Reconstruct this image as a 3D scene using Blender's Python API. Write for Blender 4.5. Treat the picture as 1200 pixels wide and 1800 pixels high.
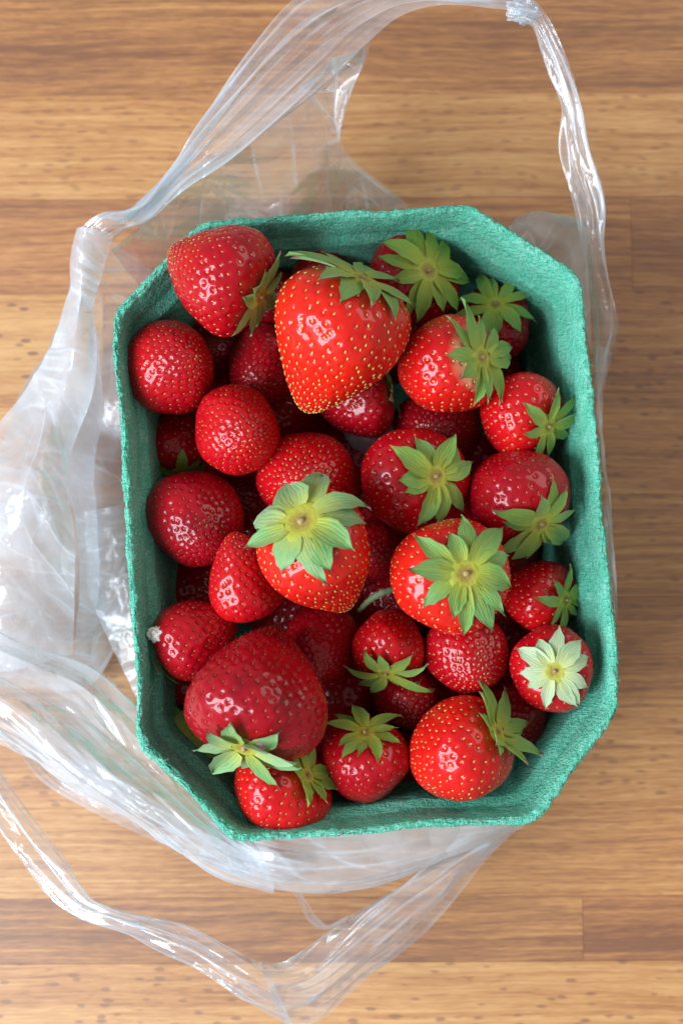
import bpy, bmesh, math, random
import numpy as np
from mathutils import Vector, Matrix, noise

random.seed(7)
RNG = np.random.default_rng(11)
S = bpy.context.scene
for o in list(bpy.data.objects):
    bpy.data.objects.remove(o)
COL = S.collection

# ------------------------------------------------------------------ camera
RIM = 0.075                       # height of the punnet rim above the table (m)
DIST, LENS, SENS = 0.50, 55.0, 36.0
TILT = math.radians(5.0)
CAM = Vector((0, -DIST*math.sin(TILT), RIM + DIST*math.cos(TILT)))
cam_d = bpy.data.cameras.new('camera')
cam = bpy.data.objects.new('camera', cam_d)
COL.objects.link(cam)
cam.location = CAM
cam.rotation_euler = (TILT, 0, 0)
cam_d.sensor_fit = 'VERTICAL'
cam_d.sensor_height = SENS
cam_d.lens = LENS
cam_d.clip_start = 0.02
cam_d.clip_end = 50
cam_d.dof.use_dof = True
cam_d.dof.focus_distance = DIST - 0.004
cam_d.dof.aperture_fstop = 8.5
S.camera = cam

# ------------------------------------------------------------------ light
w = bpy.data.worlds.new('World')
S.world = w
w.use_nodes = True
w.node_tree.nodes['Background'].inputs['Color'].default_value = (0.96, 0.97, 1.0, 1)
w.node_tree.nodes['Background'].inputs['Strength'].default_value = 0.38

def window_pane(loc, target, sx, sy, power, color):
    ld = bpy.data.lights.new('window_light', 'AREA')
    ld.shape = 'RECTANGLE'
    ld.size, ld.size_y = sx, sy
    ld.energy = power
    ld.color = color
    lo = bpy.data.objects.new('window_light', ld)
    COL.objects.link(lo)
    lo.location = loc
    d = Vector(target) - Vector(loc)
    lo.rotation_euler = d.to_track_quat('-Z', 'Y').to_euler()
    return lo
for k in (-1, 1):                 # a two-pane window to the left of the table
    c = Vector((-1.05, -0.50, 0.98)) + Vector((0.42, -0.91, 0))*(0.31*k)
    window_pane(c, (0, 0, 0.05), 0.48, 0.86, 26.5, (0.79, 0.90, 1.0))
# a second, dimmer window further off across the room
window_pane((1.25, 0.85, 0.95), (0, 0, 0.05), 1.2, 0.8, 9.0, (1.0, 0.94, 0.86))

S.view_settings.view_transform = 'Standard'
S.view_settings.look = 'None'
S.view_settings.exposure = 0.0
S.view_settings.gamma = 1.0
S.render.engine = 'CYCLES'
S.cycles.transparent_max_bounces = 24
S.cycles.max_bounces = 10

# ------------------------------------------------------------------ helpers
CT, ST = math.cos(TILT), math.sin(TILT)
def P(px, py, z):
    """point of the place seen at photo pixel (1200 x 1800), at height z"""
    x = (px - 600)/1800*SENS/LENS
    y = (900 - py)/1800*SENS/LENS
    d = Vector((x, y*CT + ST, y*ST - CT))
    t = (z - CAM.z)/d.z
    return CAM + d*t
def mpp(py, z):
    """metres per photo pixel at that place"""
    p = P(600, py, z)
    depth = (p - CAM).dot(Vector((0, ST, -CT)))
    return depth*SENS/LENS/1800

def mesh_obj(name, verts, faces, mat, parent=None, smooth=True, uv=None, attrs=None):
    me = bpy.data.meshes.new(name)
    me.from_pydata([tuple(v) for v in verts] if not isinstance(verts, np.ndarray) else verts.tolist(), [], faces)
    if smooth:
        me.polygons.foreach_set('use_smooth', [True]*len(me.polygons))
    if uv is not None:
        l = me.uv_layers.new(name='UVMap')
        vi = np.zeros(len(me.loops), dtype=np.int32)
        me.loops.foreach_get('vertex_index', vi)
        l.data.foreach_set('uv', np.asarray(uv, dtype=np.float32)[vi].ravel())
    if attrs:
        for k, a in attrs.items():
            at = me.attributes.new(k, 'FLOAT', 'POINT')
            at.data.foreach_set('value', np.asarray(a, dtype=np.float32))
    me.update()
    me.materials.append(mat)
    o = bpy.data.objects.new(name, me)
    COL.objects.link(o)
    if parent:
        o.parent = parent
    return o

def thing(name, label, cat, loc=(0, 0, 0), group=None):
    o = bpy.data.objects.new(name, None)
    o.empty_display_size = 0.01
    COL.objects.link(o)
    o.location = loc
    o['label'] = label
    o['category'] = cat
    if group:
        o['group'] = group
    return o

def grid_faces(nu, nv, wrap_u=False):
    f = []
    for i in range(nu if wrap_u else nu - 1):
        i2 = (i + 1) % nu
        for j in range(nv - 1):
            f.append((i*nv + j, i2*nv + j, i2*nv + j + 1, i*nv + j + 1))
    return f

def catmull(pts, n):
    """resample a control polyline smoothly at n points by arc length"""
    p = np.asarray(pts, dtype=float)
    q = np.vstack([2*p[0] - p[1], p, 2*p[-1] - p[-2]])
    out = []
    for i in range(len(p) - 1):
        a, b, c, d = q[i], q[i+1], q[i+2], q[i+3]
        for t in np.linspace(0, 1, 24, endpoint=False):
            out.append(0.5*((2*b) + (c - a)*t + (2*a - 5*b + 4*c - d)*t*t + (3*b - a - 3*c + d)*t**3))
    out.append(p[-1])
    out = np.asarray(out)
    s = np.r_[0, np.cumsum(np.linalg.norm(np.diff(out, axis=0), axis=1))]
    t = np.linspace(0, s[-1], n)
    return np.stack([np.interp(t, s, out[:, k]) for k in range(3)], axis=1)

# ---- small smooth value noise on arrays
def vnoise(x, y, seed=0):
    xi, yi = np.floor(x).astype(int), np.floor(y).astype(int)
    fx, fy = x - xi, y - yi
    fx, fy = fx*fx*(3 - 2*fx), fy*fy*(3 - 2*fy)
    def h(a, b):
        v = (a*374761393 + b*668265263 + seed*974711) & 0x7fffffff
        v = ((v ^ (v >> 13))*1274126177) & 0x7fffffff
        return ((v ^ (v >> 16)) & 0xffff)/65535.0
    return (h(xi, yi)*(1-fx) + h(xi+1, yi)*fx)*(1-fy) + (h(xi, yi+1)*(1-fx) + h(xi+1, yi+1)*fx)*fy

# ------------------------------------------------------------------ node helper
class NT:
    def __init__(self, name):
        self.m = bpy.data.materials.new(name)
        self.m.use_nodes = True
        self.t = self.m.node_tree
        self.t.nodes.clear()
        self.out = self.n('ShaderNodeOutputMaterial')
    def n(self, typ, **kw):
        nd = self.t.nodes.new(typ)
        for k, v in kw.items():
            setattr(nd, k, v)
        return nd
    def put(self, sock, v):
        if hasattr(v, 'is_output') or isinstance(v, bpy.types.NodeSocket):
            self.t.links.new(v, sock)
        else:
            sock.default_value = v
    def math(self, op, a, b=None, c=None, clamp=False):
        nd = self.n('ShaderNodeMath', operation=op, use_clamp=clamp)
        self.put(nd.inputs[0], a)
        if b is not None: self.put(nd.inputs[1], b)
        if c is not None: self.put(nd.inputs[2], c)
        return nd.outputs[0]
    def mix(self, f, a, b, blend='MIX'):
        nd = self.n('ShaderNodeMix', data_type='RGBA', blend_type=blend)
        self.put(nd.inputs[0], f); self.put(nd.inputs[6], a); self.put(nd.inputs[7], b)
        return nd.outputs[2]
    def ramp(self, f, stops, interp='LINEAR'):
        nd = self.n('ShaderNodeValToRGB')
        self.put(nd.inputs[0], f)
        cr = nd.color_ramp
        cr.interpolation = interp
        while len(cr.elements) < len(stops): cr.elements.new(0.5)
        for e, (p, c) in zip(cr.elements, stops):
            e.position = p
            e.color = (c, c, c, 1) if not hasattr(c, '__len__') else (*c, 1)
        return nd.outputs[0]
    def noise(self, vec, scale, detail=3, rough=0.5, dist=0.0):
        nd = self.n('ShaderNodeTexNoise')
        self.put(nd.inputs['Vector'], vec)
        nd.inputs['Scale'].default_value = scale
        nd.inputs['Detail'].default_value = detail
        nd.inputs['Roughness'].default_value = rough
        nd.inputs['Distortion'].default_value = dist
        return nd.outputs['Fac']
    def mapping(self, vec, scale=(1, 1, 1), rot=(0, 0, 0), loc=(0, 0, 0)):
        nd = self.n('ShaderNodeMapping')
        self.put(nd.inputs['Vector'], vec)
        self.put(nd.inputs['Location'], loc)
        nd.inputs['Rotation'].default_value = rot
        nd.inputs['Scale'].default_value = scale
        return nd.outputs[0]
    def obj(self):
        return self.n('ShaderNodeTexCoord').outputs['Object']
    def uv(self):
        return self.n('ShaderNodeTexCoord').outputs['UV']
    def oattr(self, name):
        return self.n('ShaderNodeAttribute', attribute_type='OBJECT', attribute_name=name).outputs['Fac']
    def vattr(self, name):
        return self.n('ShaderNodeAttribute', attribute_type='GEOMETRY', attribute_name=name).outputs['Fac']
    def bump(self, h, strength, dist):
        nd = self.n('ShaderNodeBump')
        self.put(nd.inputs['Height'], h)
        nd.inputs['Strength'].default_value = strength
        nd.inputs['Distance'].default_value = dist
        return nd.outputs[0]
    def principled(self, **kw):
        nd = self.n('ShaderNodeBsdfPrincipled')
        for k, v in kw.items():
            self.put(nd.inputs[k.replace('_', ' ')], v)
        return nd
    def done(self, sh):
        self.t.links.new(sh, self.out.inputs['Surface'])
        return self.m

# ------------------------------------------------------------------ materials
def mat_wood():
    k = NT('beech_wood')
    tone = k.oattr('tone'); fleck = k.oattr('fleck'); seed = k.oattr('grain_seed')
    co = k.n('ShaderNodeCombineXYZ')
    k.put(co.inputs[0], k.math('MULTIPLY', seed, 3.1)); k.put(co.inputs[1], k.math('MULTIPLY', seed, 1.7)); k.put(co.inputs[2], seed)
    base = k.obj()
    warpn = k.n('ShaderNodeTexNoise'); k.put(warpn.inputs['Vector'], k.mapping(base, (9, 9, 9), loc=co.outputs[0]))
    warpn.inputs['Scale'].default_value = 1.0
    wv = k.n('ShaderNodeVectorMath', operation='MULTIPLY_ADD')
    k.put(wv.inputs[0], warpn.outputs['Color']); wv.inputs[1].default_value = (0.01, 0.007, 0); k.put(wv.inputs[2], base)
    v = wv.outputs[0]
    streak = k.noise(k.mapping(v, (4, 210, 1), loc=co.outputs[0]), 1.0, 4, 0.55)
    fine = k.math('ADD', k.math('MULTIPLY', k.noise(k.mapping(v, (20, 620, 1), loc=co.outputs[0]), 1.0, 4, 0.65), 0.6), k.math('MULTIPLY', k.noise(k.mapping(v, (130, 1300, 1), rot=(0, 0, 0.06), loc=co.outputs[0]), 1.0, 3, 0.6), 0.4))
    cloud = k.noise(k.mapping(base, (7, 24, 1), loc=co.outputs[0]), 1.0, 2)
    band = k.noise(k.mapping(v, (1.2, 60, 1), loc=co.outputs[0]), 1.0, 2)
    # ray flecks: short dark dashes along the grain, slightly askew
    vo = k.n('ShaderNodeTexVoronoi', voronoi_dimensions='3D')
    k.put(vo.inputs['Vector'], k.mapping(v, (135, 360, 1), rot=(0, 0, 0.12), loc=co.outputs[0]))
    vo.inputs['Scale'].default_value = 1.0
    sc = k.n('ShaderNodeSeparateColor'); k.put(sc.inputs[0], vo.outputs['Color'])
    pick = k.math('GREATER_THAN', sc.outputs[0], 0.36)
    dash = k.ramp(k.math('ADD', vo.outputs['Distance'], k.math('MULTIPLY', k.math('SUBTRACT', fine, 0.5), 0.5)), [(0.20, 1.0), (0.34, 0.0)])
    dash = k.math('MULTIPLY', k.math('MULTIPLY', dash, pick), fleck)
    t = k.math('ADD', tone, k.math('MULTIPLY', k.math('SUBTRACT', streak, 0.5), 0.9))
    t = k.math('ADD', t, k.math('MULTIPLY', k.math('SUBTRACT', fine, 0.5), 2.3))
    t = k.math('ADD', t, k.math('MULTIPLY', k.math('SUBTRACT', cloud, 0.5), 0.45))
    t = k.math('ADD', t, k.math('MULTIPLY', k.math('SUBTRACT', band, 0.5), 0.6), clamp=True)
    c = k.ramp(t, [(0.0, (0.18, 0.058, 0.012)), (0.30, (0.30, 0.112, 0.024)), (0.55, (0.41, 0.172, 0.040)), (1.0, (0.55, 0.29, 0.094))])
    c = k.mix(k.math('MULTIPLY', dash, 0.85), c, (0.19, 0.066, 0.020, 1))
    c = k.mix(k.math('MULTIPLY', k.oattr('pinkness'), 0.5), c, k.mix(1.0, c, (1.0, 0.86, 0.90, 1), 'MULTIPLY'))
    h = k.math('ADD', k.math('MULTIPLY', fine, 0.6), k.math('MULTIPLY', dash, -0.5))
    rough = k.math('ADD', 0.46, k.math('MULTIPLY', streak, 0.18))
    b = k.principled(Base_Color=c, Roughness=rough, Normal=k.bump(h, 0.25, 0.0006))
    b.inputs['Specular IOR Level'].default_value = 0.5
    b.inputs['Coat Weight'].default_value = 1.0
    b.inputs['Coat IOR'].default_value = 1.65
    b.inputs['Coat Roughness'].default_value = 0.55
    return k.done(b.outputs[0])

def mat_pulp():
    k = NT('green_pulp')
    o = k.obj()
    n1 = k.noise(o, 900, 5, 0.65); n2 = k.noise(o, 140, 3); n3 = k.noise(o, 35, 2)
    fib = k.noise(k.mapping(o, (260, 1500, 500), rot=(0.4, 0.3, 0.8)), 1.0, 3, 0.6, 0.6)
    fib2 = k.noise(k.mapping(o, (1500, 260, 700), rot=(0.2, 0.6, 0.3)), 1.0, 3, 0.6, 0.6)
    f = k.math('ADD', k.math('MULTIPLY', n1, 0.5), k.math('ADD', k.math('MULTIPLY', n2, 0.3), k.math('MULTIPLY', fib, 0.4)))
    c = k.ramp(f, [(0.30, (0.065, 0.36, 0.23)), (0.58, (0.14, 0.60, 0.42)), (0.82, (0.38, 0.80, 0.64))])
    specks = k.ramp(k.noise(o, 420, 2), [(0.70, 0.0), (0.76, 1.0)])
    c = k.mix(k.math('MULTIPLY', specks, 0.35), c, (0.03, 0.10, 0.06, 1))
    c = k.mix(k.math('MULTIPLY', k.ramp(n3, [(0.45, 0.0), (0.75, 1.0)]), 0.25), c, (0.13, 0.30, 0.16, 1))
    h = k.math('ADD', k.math('MULTIPLY', n1, 0.6), k.math('ADD', fib, fib2))
    b = k.principled(Base_Color=c, Roughness=0.95, Normal=k.bump(h, 0.9, 0.0017))
    b.inputs['Specular IOR Level'].default_value = 0.15
    return k.done(b.outputs[0])

def mat_flesh():
    k = NT('strawberry_flesh')
    ripe = k.oattr('ripeness'); pale = k.oattr('pale_shoulder')
    sh = k.vattr('shoulder')
    o = k.obj()
    n = k.noise(o, 90, 3); n2 = k.noise(o, 260, 2)
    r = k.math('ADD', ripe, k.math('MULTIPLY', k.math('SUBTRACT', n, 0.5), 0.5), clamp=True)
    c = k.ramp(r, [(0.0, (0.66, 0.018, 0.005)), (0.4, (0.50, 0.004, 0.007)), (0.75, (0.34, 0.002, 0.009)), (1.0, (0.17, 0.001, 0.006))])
    f = k.math('MULTIPLY', k.math('MULTIPLY', sh, pale), k.math('ADD', 0.5, n2), clamp=True)
    c = k.mix(f, c, (0.82, 0.55, 0.30, 1))
    bm = k.bump(k.noise(o, 1300, 2), 0.10, 0.0004)
    b = k.principled(Base_Color=c, Roughness=0.34, Normal=bm)
    b.inputs['Specular IOR Level'].default_value = 0.12
    b.inputs['Subsurface Weight'].default_value = 0.15
    b.inputs['Subsurface Radius'].default_value = (1.0, 0.12, 0.06)
    b.inputs['Subsurface Scale'].default_value = 0.0022
    b.inputs['Coat Weight'].default_value = 0.5
    b.inputs['Coat Roughness'].default_value = 0.05
    return k.done(b.outputs[0])

def mat_seed():
    k = NT('strawberry_seed')
    t = k.oattr('seed_tone')
    tip = k.vattr('tip')
    r = k.n('ShaderNodeNewGeometry').outputs['Random Per Island']
    v = k.math('ADD', t, k.math('MULTIPLY', k.math('SUBTRACT', r, 0.5), 0.5), clamp=True)
    c = k.ramp(v, [(0.0, (0.62, 0.42, 0.10)), (0.35, (0.52, 0.24, 0.05)), (0.7, (0.34, 0.07, 0.02)), (1.0, (0.22, 0.018, 0.010))])
    c = k.mix(k.math('MULTIPLY', tip, 0.5), c, (0.16, 0.05, 0.015, 1))
    b = k.principled(Base_Color=c, Roughness=0.38)
    b.inputs['Coat Weight'].default_value = 0.3
    return k.done(b.outputs[0])

def mat_sepal():
    k = NT('strawberry_leaf')
    fresh = k.oattr('leaf_tone')
    uv = k.uv()
    s = k.n('ShaderNodeSeparateXYZ'); k.put(s.inputs[0], uv)
    u, v = s.outputs[0], s.outputs[1]
    o = k.obj()
    av = k.math('ABSOLUTE', k.math('SUBTRACT', v, 0.5))
    ph = k.math('SUBTRACT', k.math('MULTIPLY', av, 26.0), k.math('MULTIPLY', u, 15.0))
    vein = k.math('SINE', ph)
    lines = k.math('SINE', k.math('MULTIPLY', av, 46.0))
    vv = k.math('ADD', k.math('MULTIPLY', vein, 0.3), k.math('MULTIPLY', lines, 0.5))
    n = k.noise(o, 500, 3)
    outer = k.mix(fresh, (0.20, 0.345, 0.026, 1), (0.15, 0.37, 0.115, 1))
    outer = k.mix(k.math('MULTIPLY', k.math('SUBTRACT', fresh, 1.0, clamp=True), 1.0), outer, (0.46, 0.58, 0.38, 1))
    inner = k.mix(k.math('SUBTRACT', fresh, 1.0, clamp=True), (0.42, 0.45, 0.04, 1), (0.66, 0.70, 0.34, 1))
    f = k.ramp(k.math('ADD', u, k.math('MULTIPLY', k.math('SUBTRACT', n, 0.5), 0.35)), [(0.0, 0.0), (0.5, 0.9), (1.0, 1.0)])
    c = k.mix(f, inner, outer)
    mid = k.ramp(av, [(0.0, 1.0), (0.055, 0.0)])
    c = k.mix(k.math('MULTIPLY', mid, 0.45), c, inner)
    c = k.mix(k.math('MULTIPLY', k.math('ADD', vv, 0.0, clamp=True), 0.14), c, k.mix(0.7, outer, (0.03, 0.08, 0.01, 1)))
    dry = k.math('MULTIPLY', k.ramp(u, [(0.86, 0.0), (0.98, 1.0)]), k.oattr('dry_tip'))
    c = k.mix(dry, c, (0.16, 0.065, 0.025, 1))
    bm = k.bump(k.math('ADD', vv, k.math('MULTIPLY', n, 1.2)), 0.3, 0.0003)
    b = k.principled(Base_Color=c, Roughness=0.52, Normal=bm)
    b.inputs['Specular IOR Level'].default_value = 0.4
    b.inputs['Sheen Weight'].default_value = 0.22
    tr = k.n('ShaderNodeBsdfTranslucent'); k.put(tr.inputs['Color'], c)
    mx = k.n('ShaderNodeMixShader'); mx.inputs[0].default_value = 0.22
    k.put(mx.inputs[1], b.outputs[0]); k.put(mx.inputs[2], tr.outputs[0])
    return k.done(mx.outputs[0])

def mat_calyx():
    k = NT('calyx_centre')
    t = k.vattr('centre'); o = k.obj()
    n = k.noise(o, 900, 3)
    c = k.ramp(k.math('ADD', t, k.math('MULTIPLY', k.math('SUBTRACT', n, 0.5), 0.5)),
               [(0.0, (0.34, 0.24, 0.09)), (0.22, (0.30, 0.21, 0.035)), (0.5, (0.38, 0.38, 0.038)), (1.0, (0.30, 0.36, 0.05))])
    b = k.principled(Base_Color=c, Roughness=0.6, Normal=k.bump(n, 0.5, 0.0004))
    return k.done(b.outputs[0])

def mat_film():
    k = NT('clear_plastic_film')
    o = k.obj()
    n = k.noise(o, 30, 2)
    def ridge(sc, d):
        return k.math('ABSOLUTE', k.math('SUBTRACT', k.noise(o, sc, 2, 0.5, d), 0.5))
    cr = k.math('ADD', k.math('MULTIPLY', ridge(34, 0.6), 2.0), k.math('ADD', k.math('MULTIPLY', ridge(80, 0.8), 0.55), k.math('MULTIPLY', ridge(230, 1.0), 0.06)))
    bm = k.bump(cr, 0.5, 0.0030)
    lw = k.n('ShaderNodeLayerWeight'); lw.inputs['Blend'].default_value = 0.5
    face = k.math('POWER', lw.outputs['Facing'], 1.8)
    crease = k.vattr('crease')
    patch = k.ramp(k.noise(o, 22, 3, 0.6, 0.8), [(0.36, 0.5), (0.66, 1.75)])
    op = k.math('ADD', k.math('MULTIPLY', k.oattr('haze'), patch), k.math('MULTIPLY', face, 0.42))
    op = k.math('ADD', op, k.math('MULTIPLY', n, 0.04))
    op = k.math('ADD', op, k.math('MULTIPLY', crease, 0.35), clamp=True)
    tr = k.n('ShaderNodeBsdfTransparent'); tr.inputs[0].default_value = (0.98, 0.985, 0.99, 1)
    df = k.n('ShaderNodeBsdfDiffuse'); df.inputs[0].default_value = (0.86, 0.92, 1.0, 1); k.put(df.inputs['Normal'], bm)
    tl = k.n('ShaderNodeBsdfTranslucent'); tl.inputs[0].default_value = (0.86, 0.92, 1.0, 1); k.put(tl.inputs['Normal'], bm)
    m1 = k.n('ShaderNodeMixShader'); m1.inputs[0].default_value = 0.5
    k.put(m1.inputs[1], df.outputs[0]); k.put(m1.inputs[2], tl.outputs[0])
    m2 = k.n('ShaderNodeMixShader'); k.put(m2.inputs[0], op); k.put(m2.inputs[1], tr.outputs[0]); k.put(m2.inputs[2], m1.outputs[0])
    gl = k.n('ShaderNodeBsdfGlossy'); gl.inputs['Roughness'].default_value = 0.13; k.put(gl.inputs['Normal'], bm)
    fr = k.n('ShaderNodeFresnel'); fr.inputs['IOR'].default_value = 1.45; k.put(fr.inputs['Normal'], bm)
    m3 = k.n('ShaderNodeMixShader'); k.put(m3.inputs[0], k.math('MINIMUM', k.math('MULTIPLY', fr.outputs[0], 1.5), 0.34))
    k.put(m3.inputs[1], m2.outputs[0]); k.put(m3.inputs[2], gl.outputs[0])
    return k.done(m3.outputs[0])

def mat_plain(name, col, rough=0.6, nscale=600, amt=0.25):
    k = NT(name)
    n = k.noise(k.obj(), nscale, 3)
    c = k.mix(k.math('MULTIPLY', n, amt), (*col, 1), (col[0]*0.5, col[1]*0.5, col[2]*0.5, 1))
    b = k.principled(Base_Color=c, Roughness=rough, Normal=k.bump(n, 0.4, 0.0005))
    return k.done(b.outputs[0])

M_WOOD, M_PULP, M_FLESH, M_SEED = mat_wood(), mat_pulp(), mat_flesh(), mat_seed()
M_SEPAL, M_CALYX, M_FILM = mat_sepal(), mat_calyx(), mat_film()
M_GAP = mat_plain('dark_glue_line', (0.10, 0.045, 0.02), 0.8)
M_CRUMB = mat_plain('white_crumb', (0.92, 0.91, 0.85), 0.8, 900, 0.15)
M_PETAL = mat_plain('pink_petal', (0.55, 0.28, 0.36), 0.5)
M_STEM = mat_plain('pale_stem', (0.20, 0.27, 0.13), 0.8)
M_PAD = mat_plain('grey_scrap', (0.36, 0.34, 0.36), 0.6)

# ------------------------------------------------------------------ table
def build_table():
    rows = [-560, -380, -195, -12, 166, 348, 514, 692, 872, 1052, 1246, 1418, 1577, 1692, 1880, 2070, 2260]
    tones = [.5, .6, .5, .45, .62, .36, .48, .47, .44, .38, .52, .57, .32, .64, .5, .5]
    flecks = [.5, .4, .5, .25, .5, .15, 1.0, 1.0, .8, .5, .7, .3, .15, 1.0, .8, .8]
    ends = {5: [(1120, .36, .15)], 12: [(1010, .32, .15)], 6: [(180, .80, 1.0)], 9: [(1062, .45, .6)], 8: [(300, .5, .5)], 4: [(-120, .6, .3)],
            13: [(1330, .6, .8)], 11: [(-60, .5, .5)], 3: [(1290, .4, .4)], 10: [(-150, .5, .6)], 7: [(90, .62, .8)]}
    root_bm = bmesh.new()
    bmesh.ops.create_cube(root_bm, size=1.0)
    y0, y1 = P(600, rows[-1], 0).y, P(600, rows[0], 0).y
    bmesh.ops.scale(root_bm, vec=(1.08, y1 - y0 + 0.02, 0.03), verts=root_bm.verts)
    bmesh.ops.translate(root_bm, vec=(0, (y0 + y1)/2, -0.0195), verts=root_bm.verts)
    me = bpy.data.meshes.new('table_top'); root_bm.to_mesh(me); root_bm.free()
    me.materials.append(M_GAP)
    root = bpy.data.objects.new('table_top', me); COL.objects.link(root)
    root['kind'] = 'structure'
    root['label'] = 'oiled butcher block table top of glued beech staves'
    rs = random.Random(4)
    for i in range(len(rows) - 1):
        ya, yb = P(600, rows[i+1], 0).y, P(600, rows[i], 0).y
        xs = [(-0.53, tones[i], flecks[i])]
        segs = []
        e = ends.get(i, [])
        cuts = [P(px, 900, 0).x for (px, _, _) in e]
        if i not in ends: pass
        bounds = [-0.53] + cuts + [0.53]
        # the stave nearest each listed cut: left of the cut takes the listed tone
        for j in range(len(bounds) - 1):
            t, f = (e[j][1], e[j][2]) if j < len(e) else (tones[i], flecks[i])
            segs.append((bounds[j], bounds[j+1], t, f))
        for (xa, xb, t, f) in segs:
            g = 0.00003
            bm = bmesh.new()
            bmesh.ops.create_cube(bm, size=1.0)
            dz = rs.uniform(-0.00012, 0.00012)
            bmesh.ops.scale(bm, vec=(xb - xa - 2*g, yb - ya - 2*g, 0.004), verts=bm.verts)
            bmesh.ops.bevel(bm, geom=[ed for ed in bm.edges], offset=0.00005, segments=1, affect='EDGES')
            me = bpy.data.meshes.new('plank'); bm.to_mesh(me); bm.free()
            me.materials.append(M_WOOD)
            o = bpy.data.objects.new('plank', me); COL.objects.link(o)
            o.location = ((xa + xb)/2, (ya + yb)/2, -0.002 + dz)
            o.parent = root
            o['tone'] = float(t); o['fleck'] = float(f); o['grain_seed'] = rs.uniform(0, 40); o['pinkness'] = rs.uniform(0, 1)
    root.rotation_euler.z = math.radians(0.35)
build_table()

# ------------------------------------------------------------------ punnet
RIM_PX = [(352, 394), (822, 360), (1018, 488), (1088, 1250), (938, 1440), (412, 1476), (248, 1302), (200, 550)]
def build_punnet():
    pts = [P(x, y, RIM) for x, y in RIM_PX]
    pts = pts[::-1]                                 # counter-clockwise seen from above
    cen = sum(pts, Vector())/8
    root = thing('punnet', 'green moulded pulp punnet with eight sides holding the strawberries', 'punnet', (cen.x, cen.y, 0))
    # rounded octagon outline
    out = []
    rc = 0.0042
    for i in range(8):
        a, b, c = pts[i-1], pts[i], pts[(i+1) % 8]
        u, v = (a - b).normalized(), (c - b).normalized()
        p0, p1 = b + u*rc, b + v*rc
        for t in np.linspace(0, 1, 7):
            q = p0*(1-t)**2 + b*2*t*(1-t) + p1*t*t
            out.append((q.x - cen.x, q.y - cen.y))
    out = np.array(out)
    nxt = np.vstack([out, out[:1]])
    s = np.r_[0, np.cumsum(np.linalg.norm(np.diff(nxt, axis=0), axis=1))]
    NU = 760
    tt = np.linspace(0, s[-1], NU, endpoint=False)
    ring = np.stack([np.interp(tt, s, nxt[:, k]) for k in (0, 1)], axis=1)*1.010
    tan = np.roll(ring, -1, 0) - np.roll(ring, 1, 0)
    tan /= np.linalg.norm(tan, axis=1)[:, None]
    nor = np.stack([tan[:, 1], -tan[:, 0]], axis=1)           # outward
    per = s[-1]
    # profile: (inset from the rim line, height). Outside bottom -> rim -> inside floor
    prof = []
    H = RIM
    def seg(a, b, n):
        for t in np.linspace(0, 1, n, endpoint=False):
            prof.append((a[0]*(1-t) + b[0]*t, a[1]*(1-t) + b[1]*t))
    seg((0.017, 0.0012), (0.0135, 0.002), 3)
    seg((0.0135, 0.002), (0.0052, H-0.020), 22)
    seg((0.0052, H-0.020), (0.0026, H-0.014), 6)
    seg((0.0026, H-0.014), (0.0004, H-0.0016), 10)
    seg((0.0004, H-0.0016), (0.0000, H-0.0006), 3)
    seg((0.0000, H-0.0006), (0.0006, H), 3)
    seg((0.0006, H), (0.0015, H-0.0001), 4)
    seg((0.0015, H-0.0001), (0.0023, H-0.0008), 3)
    seg((0.0023, H-0.0008), (0.0046, H-0.0135), 16)
    seg((0.0046, H-0.0135), (0.0076, H-0.0165), 8)
    seg((0.0076, H-0.0165), (0.0086, H-0.022), 8)
    seg((0.0086, H-0.022), (0.0155, 0.010), 34)
    seg((0.0155, 0.010), (0.022, 0.0045), 6)
    prof.append((0.034, 0.0042))
    NV = len(prof)
    prof = np.array(prof)
    U = tt/per
    # the outline shrinks inwards as a whole, so corners stay crisp
    sx = np.abs(ring).max(0)
    V = np.zeros((NU, NV, 3))
    warp = 0.0006*(vnoise(U*9, U*0, 3) - .5)*2 + 0.0007*(vnoise(U*31, U*0, 4) - .5)*2
    lift = 0.0009*(vnoise(U*8, U*0, 8) - .5)*2 + 0.0005*(vnoise(U*60, U*0, 9) - .5)
    # close the seam of the periodic noises
    bl = np.clip((U - 0.94)/0.06, 0, 1)
    warp = warp*(1-bl) + warp[0]*bl
    lift = lift*(1-bl) + lift[0]*bl
    for j, (ins, z) in enumerate(prof):
        k = z/RIM
        base = ring*(1 - ins/ sx.mean()*0.85)[None] if False else ring - nor*0
        sc = 1 - ins/np.array([sx[0], sx[1]])
        x = ring*sc + nor*(warp*k)[:, None]
        V[:, j, 0:2] = x
        V[:, j, 2] = z + lift*k**2
    # pulpy surface: fine random relief, strongest at the torn rim
    for j, (ins, z) in enumerate(prof):
        inside = j > 48
        edge = math.exp(-((z - H)/0.0016)**2) if z > H-0.006 else 0
        for i in range(NU):
            p = V[i, j]
            a = noise.fractal(Vector(p)*420, 0.8, 2.1, 3)
            b = noise.fractal(Vector((p[0], p[1], p[2]*0.35))*95, 0.9, 2.0, 2)
            d = a*0.00022 + b*0.00042
            if edge > .02:
                c = noise.fractal(Vector(p)*1100, 0.6, 2.2, 2)
                d += edge*c*0.00042
                V[i, j, 2] += edge*(c*0.00045 + a*0.0004)
            sgn = -1 if inside else 1
            V[i, j, 0] += nor[i, 0]*d*sgn
            V[i, j, 1] += nor[i, 1]*d*sgn
    verts = V.reshape(-1, 3)
    faces = grid_faces(NU, NV, True)
    n0 = len(verts)
    verts = np.vstack([verts, [[0, 0, 0.0042], [0, 0, 0.0012]]])
    for i in range(NU):
        i2 = (i+1) % NU
        faces.append((i*NV + NV-1, i2*NV + NV-1, n0))
        faces.append((i2*NV, i*NV, n0+1))
    o = mesh_obj('tray_shell', verts, faces, M_PULP, root)
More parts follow.
